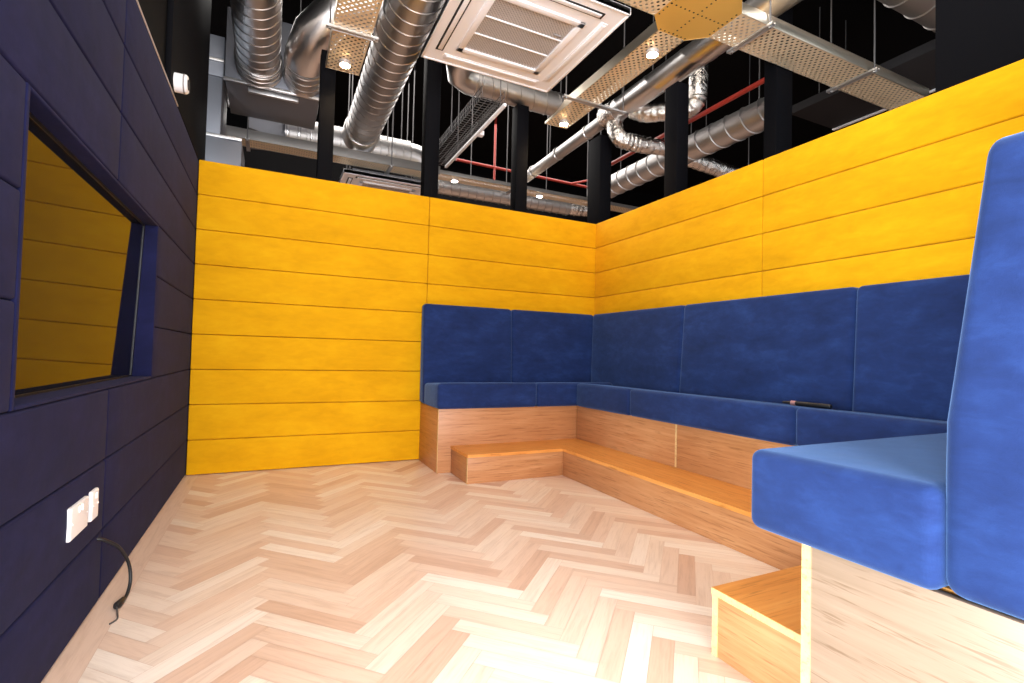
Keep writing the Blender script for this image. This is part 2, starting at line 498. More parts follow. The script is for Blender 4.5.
# ------------------------------------------------------------------ television in its niche
tv = thing('television', 'black glossy wall television sunk into the dark navy padded wall', 'television', (LX-0.08, (TY0+TY1)/2, TZ0))
def tv_x(z): return LX-0.088+0.03*(z-TZ0)/(TZ1-TZ0)
def slab_tv(y0, y1, z0, z1, d0, d1):
    b = MB()
    P = [(tv_x(z0)+d0, y0, z0), (tv_x(z1)+d0, y0, z1), (tv_x(z1)+d1, y0, z1), (tv_x(z0)+d1, y0, z0)]
    return b.poly(P, (0, y1-y0, 0))
a0, a1, c0, c1 = TY0+0.012, TY1-0.012, TZ0+0.008, TZ1-0.012
slab_tv(a0, a1, c0, c1, -0.02, 0.0).build('screen', M['screen'], tv)
bz = MB()
for q in ((a0-.009, a1+.009, c0-.006, c0+.012), (a0-.009, a1+.009, c1-.012, c1+.009), (a0-.009, a0+.01, c0, c1), (a1-.01, a1+.009, c0, c1)):
    q = slab_tv(*q, -0.022, 0.004); me = bpy.data.meshes.new('t'); q.bm.to_mesh(me); q.bm.free(); bz.bm.from_mesh(me); bpy.data.meshes.remove(me)
bz.build('bezel', M['rubber'], tv)

# ------------------------------------------------------------------ sockets and cable on the left wall
def socket(y0, y1, z0, z1, label, rockers):
    s = thing('wall_socket', label, 'socket', (LX, (y0+y1)/2, z0), None)
    MB().rbox(LX-0.002, LX+0.014, y0, y1, z0, z1, 0.006, (1, 3, 3)).build('faceplate', M['white'], s)
    for (ya, yb, za, zb) in rockers:
        MB().box(LX+0.013, LX+0.018, ya, yb, za, zb, 0.002).build('switch', M['white'], s)
    for yy in (y0+0.012, y1-0.012):
        MB().tube([(LX+0.013, yy, (z0+z1)/2), (LX+0.0165, yy, (z0+z1)/2)], 0.003, 8).build('screw', M['white'], s)
socket(2.066, 2.236, 0.365, 0.472, 'wider white double wall socket low on the dark navy wall', [(2.135, 2.148, .44, .462), (2.163, 2.176, .44, .462)])
socket(2.276, 2.352, 0.365, 0.472, 'narrower white single wall socket nearer the yellow wall', [(2.314, 2.328, .44, .462)])
cab = thing('power_cable', 'black cable hanging from the navy wall to the floor below the sockets', 'cable', (LX+0.06, 2.42, 0))
def bez(pts, n=24):
    P = [Vector(p) for p in pts]; out = []
    for i in range(len(P)-1):
        p0, p1, p2, p3 = P[max(i-1, 0)], P[i], P[i+1], P[min(i+2, len(P)-1)]
        for k in range(n if i < len(P)-2 else n+1):
            t_ = k/n
            out.append(0.5*((2*p1)+(-p0+p2)*t_+(2*p0-5*p1+4*p2-p3)*t_*t_+(-p0+3*p1-3*p2+p3)*t_**3))
    return out
MB().tube(bez([(LX-0.004, 2.41, .262), (LX+.02, 2.42, .252), (LX+.058, 2.46, .205), (LX+.082, 2.50, .13), (LX+.092, 2.50, .06), (LX+.09, 2.46, .014), (LX+.083, 2.40, .010)], 8), 0.0062, 10).build('cord', M['rubber'], cab)
MB().tube([(LX+.086, 2.43, .013), (LX+.083, 2.40, .013), (LX+.079, 2.375, .014), (LX+.077, 2.365, .014)], .013, 12, True, [.009, .013, .014, .010]).build('connector', M['rubber'], cab)
MB().tube(bez([(LX+.079, 2.368, .012), (LX+.09, 2.33, .004), (LX+.10, 2.28, .004), (LX+.085, 2.25, .004)], 6), 0.003, 6).build('bare_wire', M['rod'], cab)

# white cylindrical sensor on the black wall above
sn = thing('wall_sensor', 'small white cylindrical sensor on the black wall above the navy boards', 'sensor', (LX, 3.53, 2.575))
MB().tube([(LX, 3.53, 2.575), (LX+.06, 3.53, 2.575), (LX+.068, 3.53, 2.575)], .055, 24, True, [.055, .055, .047]).build('housing', M['white'], sn)
MB().tube([(LX+.067, 3.53, 2.575), (LX+.074, 3.53, 2.575)], .03, 16).build('lens', M['slot'], sn)
MB().rings((LX, 3.53, 2.575), (1, 0, 0), .055, (.05,), .004, .003, 24).build('ridge', M['grille'], sn)

# ------------------------------------------------------------------ benches
BX = 1.27                       # free ends of the back and near benches
BF, RF, NF = 4.035, 2.635, 0.845  # fronts of the wooden bases
CT, CB = 0.755, 0.535           # cushion top and bottom
T = 0.022
# bases
bb = thing('plywood_bench', 'stained plywood bench base along the back yellow wall', 'bench', (2.0, 4.3, 0), 'plywood bench bases of the corner seating')
MB().box(BX+0.001, RF, BF, BF+T, 0, CB, 0.001).build('front_panel', M['ply_h'], bb)
MB().box(BX, BX+T, BF+T, BY-0.002, 0, CB-.001, 0.001).build('end_panel', M['ply_h'], bb)
MB().box(BX-0.0015, BX+0.0015, BF-.0005, BF+T, 0.001, CB-.001).build('pale_edge', M['ply_edge'], bb)
MB().box(BX+T, RF, BF+T, BY-0.002, CB-.02, CB-.001).build('seat_board', M['ply_x'], bb)
rb = thing('plywood_bench', 'long stained plywood bench base along the right yellow wall', 'bench', (2.9, 2.4, 0), 'plywood bench bases of the corner seating')
for (ya, yb) in ((NF+T, 2.73), (2.745, BF-.002)):
    MB().box(RF, RF+T, ya, yb, 0, CB, 0.001).build('front_panel', M['ply_h'], rb)
MB().box(RF-0.004, RF+T, 2.731, 2.744, 0.226, CB, 0.001).build('joint_strip', M['ply_edge'], rb)
MB().box(RF+T, RX-.002, NF+T, BY-.002, CB-.02, CB-.001).build('seat_board', M['ply_y'], rb)
nb = thing('plywood_bench', 'plywood bench base with its end panel in the right foreground', 'bench', (1.9, 0.6, 0), 'plywood bench bases of the corner seating')
MB().box(BX-.022, RF, NF-T, NF, 0, CB, 0.001).build('front_panel', M['ply_h'], nb)
MB().box(BX-.022, BX-.022+T, NY-0.05, NF-T, 0, CB-.001, 0.001).build('end_panel', M['ply_toned_down'], nb)
MB().box(BX-.0245, BX-.0205, NF-T-.001, NF+.0005, 0.001, CB-.001).build('pale_edge', M['ply_edge'], nb)
MB().box(BX+T, RF, NY+.002, NF-T, CB-.02, CB-.001).build('seat_board', M['ply_x'], nb)

# steps
SX, SRX, SBY, SNY, SH, TT = 1.385, 2.238, 3.628, 1.255, 0.225, 0.024
sb = thing('bench_step', 'low plywood step in front of the back bench', 'step', (1.9, 3.8, 0), 'plywood steps in front of the benches')
MB().box(SX, SRX, SBY, SBY+T, 0, SH-TT, .001).build('riser', M['ply_h'], sb)
MB().box(SX+.002, SX+T, SBY+T, BF-.001, 0, SH-TT, .001).build('end_panel', M['ply_h'], sb)
MB().poly([(SX-.003, SBY-.003, SH-TT), (SRX-.003, SBY-.003, SH-TT), (RF, BF, SH-TT), (SX-.003, BF, SH-TT)], (0, 0, TT)).build('tread', M['ply_x'], sb)
MB().box(SX-.002, SX+.001, SBY-.001, SBY+T, 0.001, SH-TT-.001).build('pale_edge', M['ply_edge'], sb)
sr = thing('bench_step', 'long low plywood step running beside the right bench', 'step', (2.4, 2.4, 0), 'plywood steps in front of the benches')
MB().box(SRX, SRX+T, SNY, SBY, 0, SH-TT, .001).build('riser', M['ply_h'], sr)
MB().poly([(SRX-.003, SNY+.003, SH-TT), (RF-.001, NF, SH-TT), (RF-.001, BF, SH-TT), (SRX-.003, SBY-.003, SH-TT)], (0, 0, TT)).build('tread', M['ply_y'], sr)
sn_ = thing('bench_step', 'short plywood step end jutting out beside the foreground bench', 'step', (1.8, 1.05, 0), 'plywood steps in front of the benches')
MB().box(SX, SRX, SNY-T, SNY, 0, SH-TT, .001).build('riser', M['ply_h'], sn_)
MB().box(SX+.002, SX+T, NF+.001, SNY-T, 0, SH-TT, .001).build('end_panel', M['ply_h'], sn_)
MB().poly([(SX-.003, SNY+.003, SH-TT), (SRX-.003, SNY+.003, SH-TT), (RF, NF, SH-TT), (SX-.003, NF, SH-TT)], (0, 0, TT)).build('tread', M['ply_x'], sn_)
MB().box(SX-.0045, SX-.002, NF+.001, SNY+.003, SH-TT+.001, SH-.001).build('tread_edge', M['ply_edge'], sn_)
MB().box(SX-.002, SX+.001, SNY-T, SNY+.001, 0.001, SH-TT-.001).build('pale_edge', M['ply_edge'], sn_)

# seat cushions
CX = 1.25
def seat(x0, x1, y0, y1, label, dip=None):
    n = (6, 6, 3)
    def sag(p):
        # the seat tips back a little towards the wall
        k = max(0, (p.z-CB)/(CT-CB)); p = p.copy()
        if dip == 'x': p.z -= .032*k*(p.x-x0)/(x1-x0)
        if dip == 'y': p.z -= .026*k*(p.y-y0)/(y1-y0)
        return p
    o = MB().rbox(x0+.002, x1-.002, y0+.002, y1-.002, CB+.001, CT, 0.03, n, (.003, .003, .004), sag).build('seat_cushion', M['blue'])
    return tag(o, label, 'cushion', 'blue velvet seat cushions of the corner bench')
CFB, CFR, CFN = 4.0, 2.592, 0.99       # cushion fronts
seat(CX, 2.19, CFB, BY-.16, 'blue velvet seat cushion at the free end of the back bench', 'y')
seat(2.19, RX-.17, CFB, BY-.16, 'blue velvet seat cushion in the far corner of the back bench', 'y')
seat(CFR, RX-.16, 3.225, CFB, 'right-bench blue velvet seat cushion nearest the far corner, the shortest', 'x')
seat(CFR, RX-.16, 1.814, 3.225, 'long blue velvet seat cushion in the middle of the right bench', 'x')
seat(CFR, RX-.16, CFN, 1.814, 'right-bench blue velvet seat cushion partly hidden behind the foreground bench', 'x')
seat(CX-.035, 2.45, NY+.165, CFN, 'bright blue velvet seat cushion on the foreground bench')

# back cushions: the face leans back towards the top
def lean(axis, wall, sign, knee=None):
    def f(p):
        z = (p.z-CB)/(1.455-CB)
        d = abs(p[axis]-wall)
        if knee is None: k = 1-0.40*max(0, min(1.1, z))
        else: k = 1-0.44*max(0, (p.z-knee)/(1.44-knee))
        p = p.copy(); p[axis] = wall+sign*d*k
        return p
    return f
def back(x0, x1, y0, y1, z1, warp, label, n=(8, 3, 8)):
    o = MB().rbox(x0+.0015, x1-.0015, y0, y1, CB+.001, z1, 0.036, n, (0, 0, 0), warp).build('back_cushion', M['blue'])
    return tag(o, label, 'cushion', 'blue velvet back cushions of the corner bench')
wbk = lean(1, BY-.008, -1); wrt = lean(0, RX-.008, -1); wnr = lean(1, NY+.008, 1, 0.87)
back(CX, 2.155, BY-.160, BY-.008, 1.46, wbk, 'navy back cushion at the free end of the back bench')
back(2.155, RX-.06, BY-.160, BY-.008, 1.46, wbk, 'navy back cushion in the far corner against the back wall')
n2 = (3, 8, 8)
def wcorner(p):
    q = wrt(p)
    end = BY-.011-.156*(1-0.40*max(0, min(1.1, (p.z-CB)/(1.455-CB))))
    q.y = 3.17+(p.y-3.17)*(end-3.17)/(BY-.166-3.17)
    return q
back(RX-.160, RX-.008, 3.17, BY-.166, 1.46, wcorner, 'right-wall navy back cushion nearest the far corner, the narrowest', n2)
back(RX-.160, RX-.008, 1.79, 3.17, 1.46, wrt, 'wide navy back cushion in the middle of the right wall', n2)
back(RX-.160, RX-.008, NY+.15, 1.79, 1.46, wrt, 'right-wall navy back cushion partly hidden behind the foreground backrest', n2)
back(CX-.018, RX-.16, NY+.008, NY+.172, 1.445, wnr, 'bright blue back cushion in the right foreground, seen end on')

# pen left on the seat
pn = thing('vape_pen', 'small black pen with a pink band lying on the right seat', 'pen', (2.82, 1.87, CT-.015))
pd = Vector((0.02, -1, 0)).normalized(); pp = Vector((2.80, 2.00, CT+.002))
MB().tube([pp+pd*.055, pp+pd*.06, pp+pd*.255, pp+pd*.26], .014, 14, True, [.011, .014, .014, .012]).build('barrel', M['rubber'], pn)
MB().tube([pp+pd*.028, pp+pd*.056], .0145, 14).build('band', M['pink'], pn)
MB().tube([pp-pd*.03, pp-pd*.022, pp+pd*.028], .008, 12, True, [.004, .007, .010]).build('mouthpiece', M['rubber'], pn)

# ------------------------------------------------------------------ black posts on the partition walls
def post(x0, x1, y0, y1, label, z0=H-0.012, z1=3.42):
    o = MB().box(x0, x1, y0, y1, z0, z1, 0.004).build('post', M['post'])
    tag(o, label, 'post', 'black posts rising from the partition walls')
post(.305, .43, BY+.06, BY+.19, 'black post on the back wall nearest the dark navy wall', z1=3.66)
post(1.26, 1.40, BY+.06, BY+.19, 'black post on the back wall under the ceiling cassette', z1=4.0)
post(2.235, 2.37, BY+.06, BY+.19, 'black post on the back wall, second from the far corner', z1=3.64)
post(3.29, 3.45, BY+.06, BY+.30, 'black post at the corner of the two yellow walls', z1=3.54)
post(RX+.06, RX+.20, 3.44, 3.60, 'slim black post on the right wall nearest the corner', z1=3.55)
post(3.70, 3.90, 2.762, 2.88, 'black post just behind the right wall above its upright panel seam', 0.0, CZ+.01)
post(RX+.06, RX+.60, NY-.4, 1.467, 'broad black column above the right wall at the frame edge', z1=CZ+.01)
post(LX-.029, LX+.001, 3.40, 5.0, 'flat black pilaster on the upper left wall behind the sensor', H+.003, CZ+.01)

# ------------------------------------------------------------------ ceiling cassettes
def cassette(x0, y0, z, w, label, rods=(.16, 1.02), ch=.22):
    a = thing('air_conditioner', label, 'air conditioner', (x0+w/2, y0+w/2, z), 'white square ceiling cassettes')
    x1, y1 = x0+w, y0+w
    fr = MB()
    ins = w*0.22; t_ = .03
    for q in ((x0, x1, y0, y0+ins), (x0, x1, y1-ins, y1), (x0, x0+ins, y0+ins, y1-ins), (x1-ins, x1, y0+ins, y1-ins)):
        fr.box(q[0], q[1], q[2], q[3], z+.004, z+.05)
    fr.build('frame', M['white'], a, smooth=False)
    lip = MB()
    for q in ((x0, x1, y0, y0+.02), (x0, x1, y1-.02, y1), (x0, x0+.02, y0, y1), (x1-.02, x1, y0, y1)):
        lip.box(q[0], q[1], q[2], q[3], z-.002, z+.052, .004)
    lip.build('rim', M['white'], a)
    rim2 = MB(); e = ins-.035
    for q in ((x0+e, x1-e, y0+e, y0+e+.05), (x0+e, x1-e, y1-e-.05, y1-e), (x0+e, x0+e+.05, y0+e, y1-e), (x1-e-.05, x1-e, y0+e, y1-e)):
        rim2.box(q[0], q[1], q[2], q[3], z-.008, z+.02, .004)
    rim2.build('grille_frame', M['white'], a)
    g = e+.045
    MB().box(x0+g, x1-g, y0+g, y1-g, z+.006, z+.012).build('grille', M['mesh_grille'], a)
    MB().box(x0+g, x1-g, y0+g, y1-g, z+.025, z+.03).build('filter', M['slot'], a)
    for k in (1, 2):
        yy = y0+g+(w-2*g)*k/3
        MB().box(x0+g, x1-g, yy-.006, yy+.006, z-.002, z+.008, .002).build('grille_bar', M['white'], a)
    MB().box(x1-g-.10, x1-g-.04, y0+g+.16, y0+g+.17, z-.004, z+.007, .001).build('latch', M['grille'], a)
    for q, sl in (((x0+.16, x1-.16, y0+.075, y0+.135), 0), ((x0+.16, x1-.16, y1-.135, y1-.075), 0), ((x0+.075, x0+.135, y0+.16, y1-.16), 1), ((x1-.135, x1-.075, y0+.16, y1-.16), 1)):
        v = MB().box(q[0], q[1], q[2], q[3], z+.0, z+.006, .001).build('air_slot', M['slot'] if q[0] == x0+.075 or q[2] == y0+.075 else M['white'], a)
        f = MB()
        if sl == 0: f.box(q[0]+.02, q[1]-.02, q[2]+.014, q[3]-.012, z-.006, z+.002, .002)
        else: f.box(q[0]+.014, q[1]-.012, q[2]+.02, q[3]-.02, z-.006, z+.002, .002)
        f.build('flap', M['white'], v)
    MB().box(x0+.12, x1-.12, y0+.12, y1-.12, z+.05, z+ch, .01).build('casing', M['sheet'], a)
    for xx in (x0+.16, x1-.16):
        for yy in (y0+rods[0], y0+rods[1]): MB().tube([(xx, yy, z+.04), (xx, yy, CZ+.005)], .006, 6).build('hanger_rod', M['rod'], a)
    return a
cassette(1.006, 2.765, 3.40, 1.18, 'large white ceiling cassette hanging above the booth')
cassette(.72, 6.42, 3.20, 1.18, 'distant white ceiling cassette just showing over the back yellow wall', (.72, 1.06), .12)

# ------------------------------------------------------------------ perforated cable trays
TZ = 3.45
def tray_x(parent, x0, x1, y0, y1, z, rail=.085, mat='perf', side='galv'):
    MB().box(x0, x1, y0, y1, z, z+.004).build('tray_floor', M[mat], parent)
    for yy in (y0, y1):
        MB().box(x0, x1, yy-.004, yy+.004, z-.001, z+rail, .002).build('side_rail', M[side], parent)
def tray_y(parent, x0, x1, y0, y1, z, rail=.085):
    MB().box(x0, x1, y0, y1, z, z+.004).build('tray_floor', M['perf'], parent)
    for xx in (x0, x1):
        MB().poly([(xx-.004, y0, z-.001), (xx-.004, y1, z-.001), (xx-.004, y1, z+.02), (xx-.004, y1-.25, z+.03), (xx-.004, y1-.42, z+rail), (xx-.004, y0, z+rail)], (.008, 0, 0)).build('side_rail', M['galv'], parent)
tr1 = thing('cable_tray', 'perforated cable tray with a lit lamp between the spiral ducts', 'cable tray', (.47, 3.6, TZ), 'perforated cable trays')
tray_y(tr1, .335, .61, 2.0, 4.565, TZ)
tr2 = thing('cable_tray', 'perforated cable tray with two lit lamps right of the ceiling cassette', 'cable tray', (2.64, 3.6, TZ), 'perforated cable trays')
tray_y(tr2, 2.517, 2.775, 2.86, 4.575, TZ)
tr3 = thing('cable_tray', 'perforated cable tray crossing over the right yellow wall', 'cable tray', (4.1, 2.6, TZ), 'perforated cable trays')
tray_x(tr3, 2.91, 5.35, 2.45, 2.745, TZ)
tr4 = thing('cable_tray', 'perforated cable tray running from the tray crossing over the cassette', 'cable tray', (1.5, 2.6, TZ), 'perforated cable trays')
tray_x(tr4, .615, 2.38, 2.45, 2.745, TZ)
hub = thing('tray_junction', 'wide flat octagonal junction where the perforated trays meet', 'tray junction', (2.645, 2.6, TZ))
hx, hy = 2.645, 2.598
oc = [(-.13, -.265), (.13, -.265), (.265, -.148), (.265, .148), (.13, .265), (-.13, .265), (-.265, .148), (-.265, -.148)]
hl = MB()
for k in range(13):
    q = -.24+.04*k
    for a, b in ((q, q*.0), (0, q)):
        hl.tube([(hx+a, hy+b, TZ-.0005), (hx+a, hy+b, TZ+.001)], .0065, 8)
for k in range(7):
    for sx_ in (-1, 1):
        q = -.12+.04*k
        hl.tube([(hx+q, hy+sx_*.245, TZ-.0005), (hx+q, hy+sx_*.245, TZ+.001)], .0065, 8)
        hl.tube([(hx+sx_*.245, hy+q, TZ-.0005), (hx+sx_*.245, hy+q, TZ+.001)], .0065, 8)
hl.poly([(hx+a, hy+b, TZ+.001) for a, b in oc], (0, 0, .004))
hp = hl.build('plate', M['slot'], hub, smooth=False)
hp.data.materials.append(M['hub'])
for f in list(hp.data.polygons)[-10:]: f.material_index = 1
for a, b in ((1, 2), (3, 4), (5, 6), (7, 0)):
    pa, pb = oc[a], oc[b]
    MB().poly([(hx+pa[0], hy+pa[1], TZ), (hx+pb[0], hy+pb[1], TZ), (hx+pb[0], hy+pb[1], TZ+.085), (hx+pa[0], hy+pa[1], TZ+.085)], (.004, .004, 0)).build('side_rail', M['galv'], hub)

# ------------------------------------------------------------------ trapeze brackets: a strut with two hanging rods
def bracket(p0, p1, label, z=TZ-.022):
    p0 = Vector((p0[0], p0[1], z)); p1 = Vector((p1[0], p1[1], z))
    b = thing('trapeze_bracket', label, 'bracket', ((p0.x+p1.x)/2, (p0.y+p1.y)/2, z), 'zinc trapeze brackets carrying the trays')
    d = (p1-p0).normalized(); n_ = Vector((-d.y, d.x, 0))*.02
    q = MB()
    for off, w_, za, zb in ((-1, .25, 0, .02), (1, .25, 0, .02)):
        c = n_*off
        q.poly([p0+c*.75+Vector((0, 0, -.002)), p1+c*.75+Vector((0, 0, -.002)), p1+c+Vector((0, 0, -.002)), p0+c+Vector((0, 0, -.002))], (0, 0, .022))
    q.poly([p0-n_, p1-n_, p1+n_, p0+n_], (0, 0, .004))
    q.build('strut', M['strut'], b)
    for p in (p0+d*.03, p1-d*.03):
        rd_ = MB().tube([p+Vector((0, 0, -.012)), (p.x, p.y, CZ+.004)], .0065, 6).build('rod', M['rod'], b)
        MB().tube([p+Vector((0, 0, -.010)), p+Vector((0, 0, -.001))], .014, 6).build('nut', M['strut'], rd_)
    return b
bracket((.28, 3.945), (.665, 3.945), 'zinc bracket under the perforated tray between the spiral ducts')
bracket((2.376, 3.98), (3.10, 3.98), 'long zinc bracket under the tray right of the cassette')
bracket((3.18, 2.80), (3.18, 2.40), 'zinc bracket under the right-hand tray nearer the octagonal junction')
bracket((4.43, 2.80), (4.43, 2.38), 'zinc bracket under the right-hand tray farther from the octagonal junction')

# ------------------------------------------------------------------ lamps on the trays
def lamp_proto(o, label, mat, power, color, group):
    x, y, z = o
    l_ = thing('downlight', label, 'lamp', o, group)
    MB().tube([(x, y, z-.03), (x, y, z-.026), (x, y, z)], .05, 20, True, [.046, .05, .05]).build('housing', M['trim'], l_)
    MB().tube([(x, y, z-.034), (x, y, z-.029)], .041, 20).build('lens', mat, l_)
    bl = bpy.data.lights.new('bulb', 'SPOT'); bl.energy = power; bl.color = color; bl.spot_size = 2.6; bl.spot_blend = 0.6; bl.shadow_soft_size = .03
    bo = bpy.data.objects.new('bulb', bl); COL.objects.link(bo); bo.parent = l_; bo.location = (0, 0, -.05*S)
    return l_
warm = (1, .72, .42)
lm = lamp_proto((.475, 4.40, TZ), 'lit warm lamp under the tray between the spiral ducts', M['lamp'], 9, warm, 'warm lamps under the cable trays')
copy_thing(lm, (2.655, 3.08, TZ), 'lit warm lamp under the right tray, nearer the octagonal junction')
copy_thing(lm, (2.665, 4.44, TZ), 'lit warm lamp at the far end of the tray right of the cassette')
FT = 3.44
lw = lamp_proto((2.22, 6.62, FT), 'far lit white lamp seen between two posts left of the red pipe', M['lamp_white'], 14, (1, .93, .85), 'white lamps over the back area')
copy_thing(lw, (3.57, 6.62, FT), 'far lit white lamp just left of the corner post')
copy_thing(lw, (5.50, 6.62, FT), 'far lit white lamp just right of the corner post')

# ------------------------------------------------------------------ ducts
def hang(parent, pts, r):
    for (x, y, z) in pts:
        MB().tube([(x, y, z), (x, y, CZ+.004)], .006, 6).build('hanger_rod', M['rod'], parent)
dA = thing('duct', 'spiral duct leftmost in the photo, running into the grey box', 'duct', (-.21, 3.4, 3.55))
MB().spiral((-.205, 1.2, 3.77), (-.208, 5.30, 3.77), .185).build('spiral_body', M['duct'], dA)
MB().tube([(-.208, 5.28, 3.77), (-.208, 5.31, 3.77), (-.208, 5.49, 3.77)], .2, 40, True, [.194, .2, .2]).build('collar', M['duct'], dA)
MB().rings((-.208, 5.2, 3.77), (0, 1, 0), .2, (.1, .18, .27), .01, .008).build('ring', M['duct'], dA)
hang(dA, [(-.205, 2.6, 3.9), (-.205, 4.4, 3.9)], 0)
dB = thing('duct', 'bent silver duct rising from the grey box past the tray lamp', 'duct', (.2, 4.9, 3.55))
MB().tube([(.195, 5.49, 3.77), (.195, 5.45, 3.77), (.195, 5.12, 3.77)], .18, 40, True, [.192, .184, .18]).build('collar', M['duct'], dB)
MB().tube([(.195, 5.14, 3.77), (.195, 5.05, 3.79), (.25, 4.88, 3.90), (.42, 4.76, 4.08), (.66, 4.74, 4.18), (.80, 4.74, 4.20)], .18, 40).build('elbow', M['duct'], dB)
MB().spiral((.78, 4.74, 4.20), (2.3, 4.74, 4.20), .17).build('spiral_body', M['duct'], dB)
MB().rings((.195, 5.49, 3.77), (0, -1, 0), .18, (.10, .22, .33), .012, .008).build('ring', M['duct'], dB)
hang(dB, [(1.4, 4.74, 4.3), (2.1, 4.74, 4.3)], 0)
dC = thing('duct', 'large spiral duct running back beside the white cassette', 'duct', (.92, 3.6, 3.5))
MB().spiral((.90, 1.2, 3.76), (.925, 6.40, 3.76), .205, .15).build('spiral_body', M['duct'], dC)
MB().tube([(.925, 6.35, 3.76), (.925, 6.38, 3.76), (.925, 6.62, 3.76)], .225, 40, True, [.21, .222, .222]).build('collar', M['duct'], dC)
hang(dC, [(.905, 2.5, 3.9), (.915, 5.2, 3.9)], 0)
dJ = thing('duct', 'silver crosswise duct behind the back wall, joined by the large spiral duct', 'duct', (1.0, 6.8, 3.5))
MB().spiral((.05, 6.80, 3.70), (1.60, 6.80, 3.70), .20, .10).build('spiral_body', M['duct_dull'], dJ)
MB().tube(bez([(1.58, 6.8, 3.70), (1.72, 6.8, 3.69), (1.84, 6.82, 3.6), (1.88, 6.84, 3.45), (1.88, 6.84, 3.3)], 5), .18, 32).build('elbow', M['duct'], dJ)
MB().rings((.05, 6.8, 3.70), (1, 0, 0), .20, (.03, .16, .3), .015, .014).build('ring', M['duct'], dJ)
hang(dJ, [(.6, 6.8, 3.8), (1.5, 6.8, 3.8)], 0)
dD = thing('duct', 'silver duct passing under the near corner of the white cassette', 'duct', (2.1, 4.78, 3.6))
MB().spiral((1.72, 4.78, 3.80), (2.90, 4.78, 3.80), .125, .16).build('spiral_body', M['duct_dull'], dD)
MB().tube([(1.78, 4.78, 3.80), (1.72, 4.78, 3.80), (1.61, 4.74, 3.82), (1.56, 4.62, 3.86), (1.55, 4.36, 3.93)], .13, 32).build('elbow', M['duct'], dD)
MB().rings((1.72, 4.78, 3.8), (1, 0, 0), .125, (.06, .12, 1.05), .012, .008).build('ring', M['duct'], dD)
hang(dD, [(2.42, 4.78, 3.9), (2.82, 4.78, 3.9)], 0)
dE = thing('duct', 'long bronze-lit duct running back to the right of the lamp tray', 'duct', (3.3, 4, 3.5))
MB().spiral((3.345, 1.52, 3.75), (3.375, 4.52, 3.75), .118, .5, 32, .004).build('main_pipe', M['duct'], dE)
MB().tube([(3.375, 4.46, 3.75), (3.375, 4.50, 3.75), (3.375, 4.68, 3.75), (3.375, 4.72, 3.75)], .12, 32, True, [.121, .131, .131, .09]).build('sleeve', M['foil'], dE)
MB().tube([(3.375, 4.70, 3.74), (3.39, 6.72, 3.70)], .075, 28).build('thin_pipe', M['duct_dull'], dE)
for q in (.3, 1.0, 1.7): MB().rings((3.376, 4.75, 3.738), (0, 1, -.02), .075, (q,), .015, .010, 28).build('ring', M['duct'], dE)
hang(dE, [(3.35, 2.2, 3.85), (3.37, 3.9, 3.85), (3.385, 6.0, 3.76)], 0)
def flex(pts, r, seed):
    rn = random.Random(seed); P = bez(pts, 10)
    return MB().tube(P, r, 24, True, [r*(1+.03*math.sin(i*1.9)+rn.uniform(-.035, .035)) for i in range(len(P))])
dF = thing('flexible_duct', 'crinkled foil flexible duct branching right off the long bronze-lit duct', 'duct', (3.6, 4.0, 3.5), 'crinkled foil flexible ducts')
flex([(3.45, 4.30, 3.70), (3.53, 4.16, 3.62), (3.66, 3.98, 3.60), (3.80, 3.86, 3.60), (3.86, 3.80, 3.66), (3.87, 3.78, 3.78), (3.87, 3.78, 4.1)], .092, 3).build('foil_sleeve', M['foil'], dF)
hang(dF, [(3.87, 3.78, 4.08)], 0)
dG = thing('flexible_duct', 'short crinkled foil flexible duct just right of the corner post', 'duct', (3.6, 4.4, 3.3), 'crinkled foil flexible ducts')
flex([(3.40, 4.56, 3.66), (3.37, 4.49, 3.52), (3.40, 4.44, 3.42), (3.55, 4.42, 3.40), (3.75, 4.39, 3.40), (4.05, 4.33, 3.40)], .088, 5).build('foil_sleeve', M['foil'], dG)
hang(dG, [(3.95, 4.35, 3.46)], 0)
dK = thing('flexible_duct', 'foil flexible duct below the big spiral duct beyond the right wall', 'duct', (5.0, 4.4, 3.3), 'crinkled foil flexible ducts')
flex([(4.62, 4.80, 3.62), (4.85, 4.76, 3.56), (5.1, 4.72, 3.52), (5.5, 4.68, 3.46), (5.9, 4.64, 3.42)], .10, 8).build('foil_sleeve', M['foil'], dK)
hang(dK, [(5.0, 4.74, 3.6), (5.7, 4.66, 3.5)], 0)
dH = thing('duct', 'big spiral duct beyond the right yellow wall between the posts', 'duct', (4.3, 4, 3.3))
MB().spiral((4.30, 3.17, 3.44), (4.30, 6.2, 3.45), .145, .2, 36, .009).build('spiral_body', M['duct_dull'], dH)
hang(dH, [(4.30, 3.4, 3.55), (4.30, 4.3, 3.55), (4.30, 5.6, 3.55)], 0)
dI = thing('duct', 'pale corrugated duct low behind the back yellow wall', 'duct', (3.2, 7.0, 3.3))
MB().spiral((2.08, 7.0, 3.46), (4.30, 7.0, 3.46), .13, .13, 32, .010).build('spiral_body', M['duct_dull'], dI)
flex([(4.28, 7.0, 3.46), (4.5, 7.0, 3.46), (4.75, 7.0, 3.5), (4.95, 7.02, 3.62), (5.0, 7.03, 3.8)], .12, 4).build('foil_sleeve', M['foil'], dI)
hang(dI, [(2.6, 7.0, 3.5), (3.9, 7.0, 3.5)], 0)
dO = thing('duct', 'pale wide duct at the top right beside the broad black column', 'duct', (4.6, 2.17, 3.86))
MB().spiral((3.6, 2.17, 4.06), (5.5, 2.17, 4.06), .2, .3, 36, .009).build('spiral_body', M['duct_dull'], dO)
hang(dO, [(3.8, 2.17, 4.18), (5.4, 2.17, 4.18)], 0)

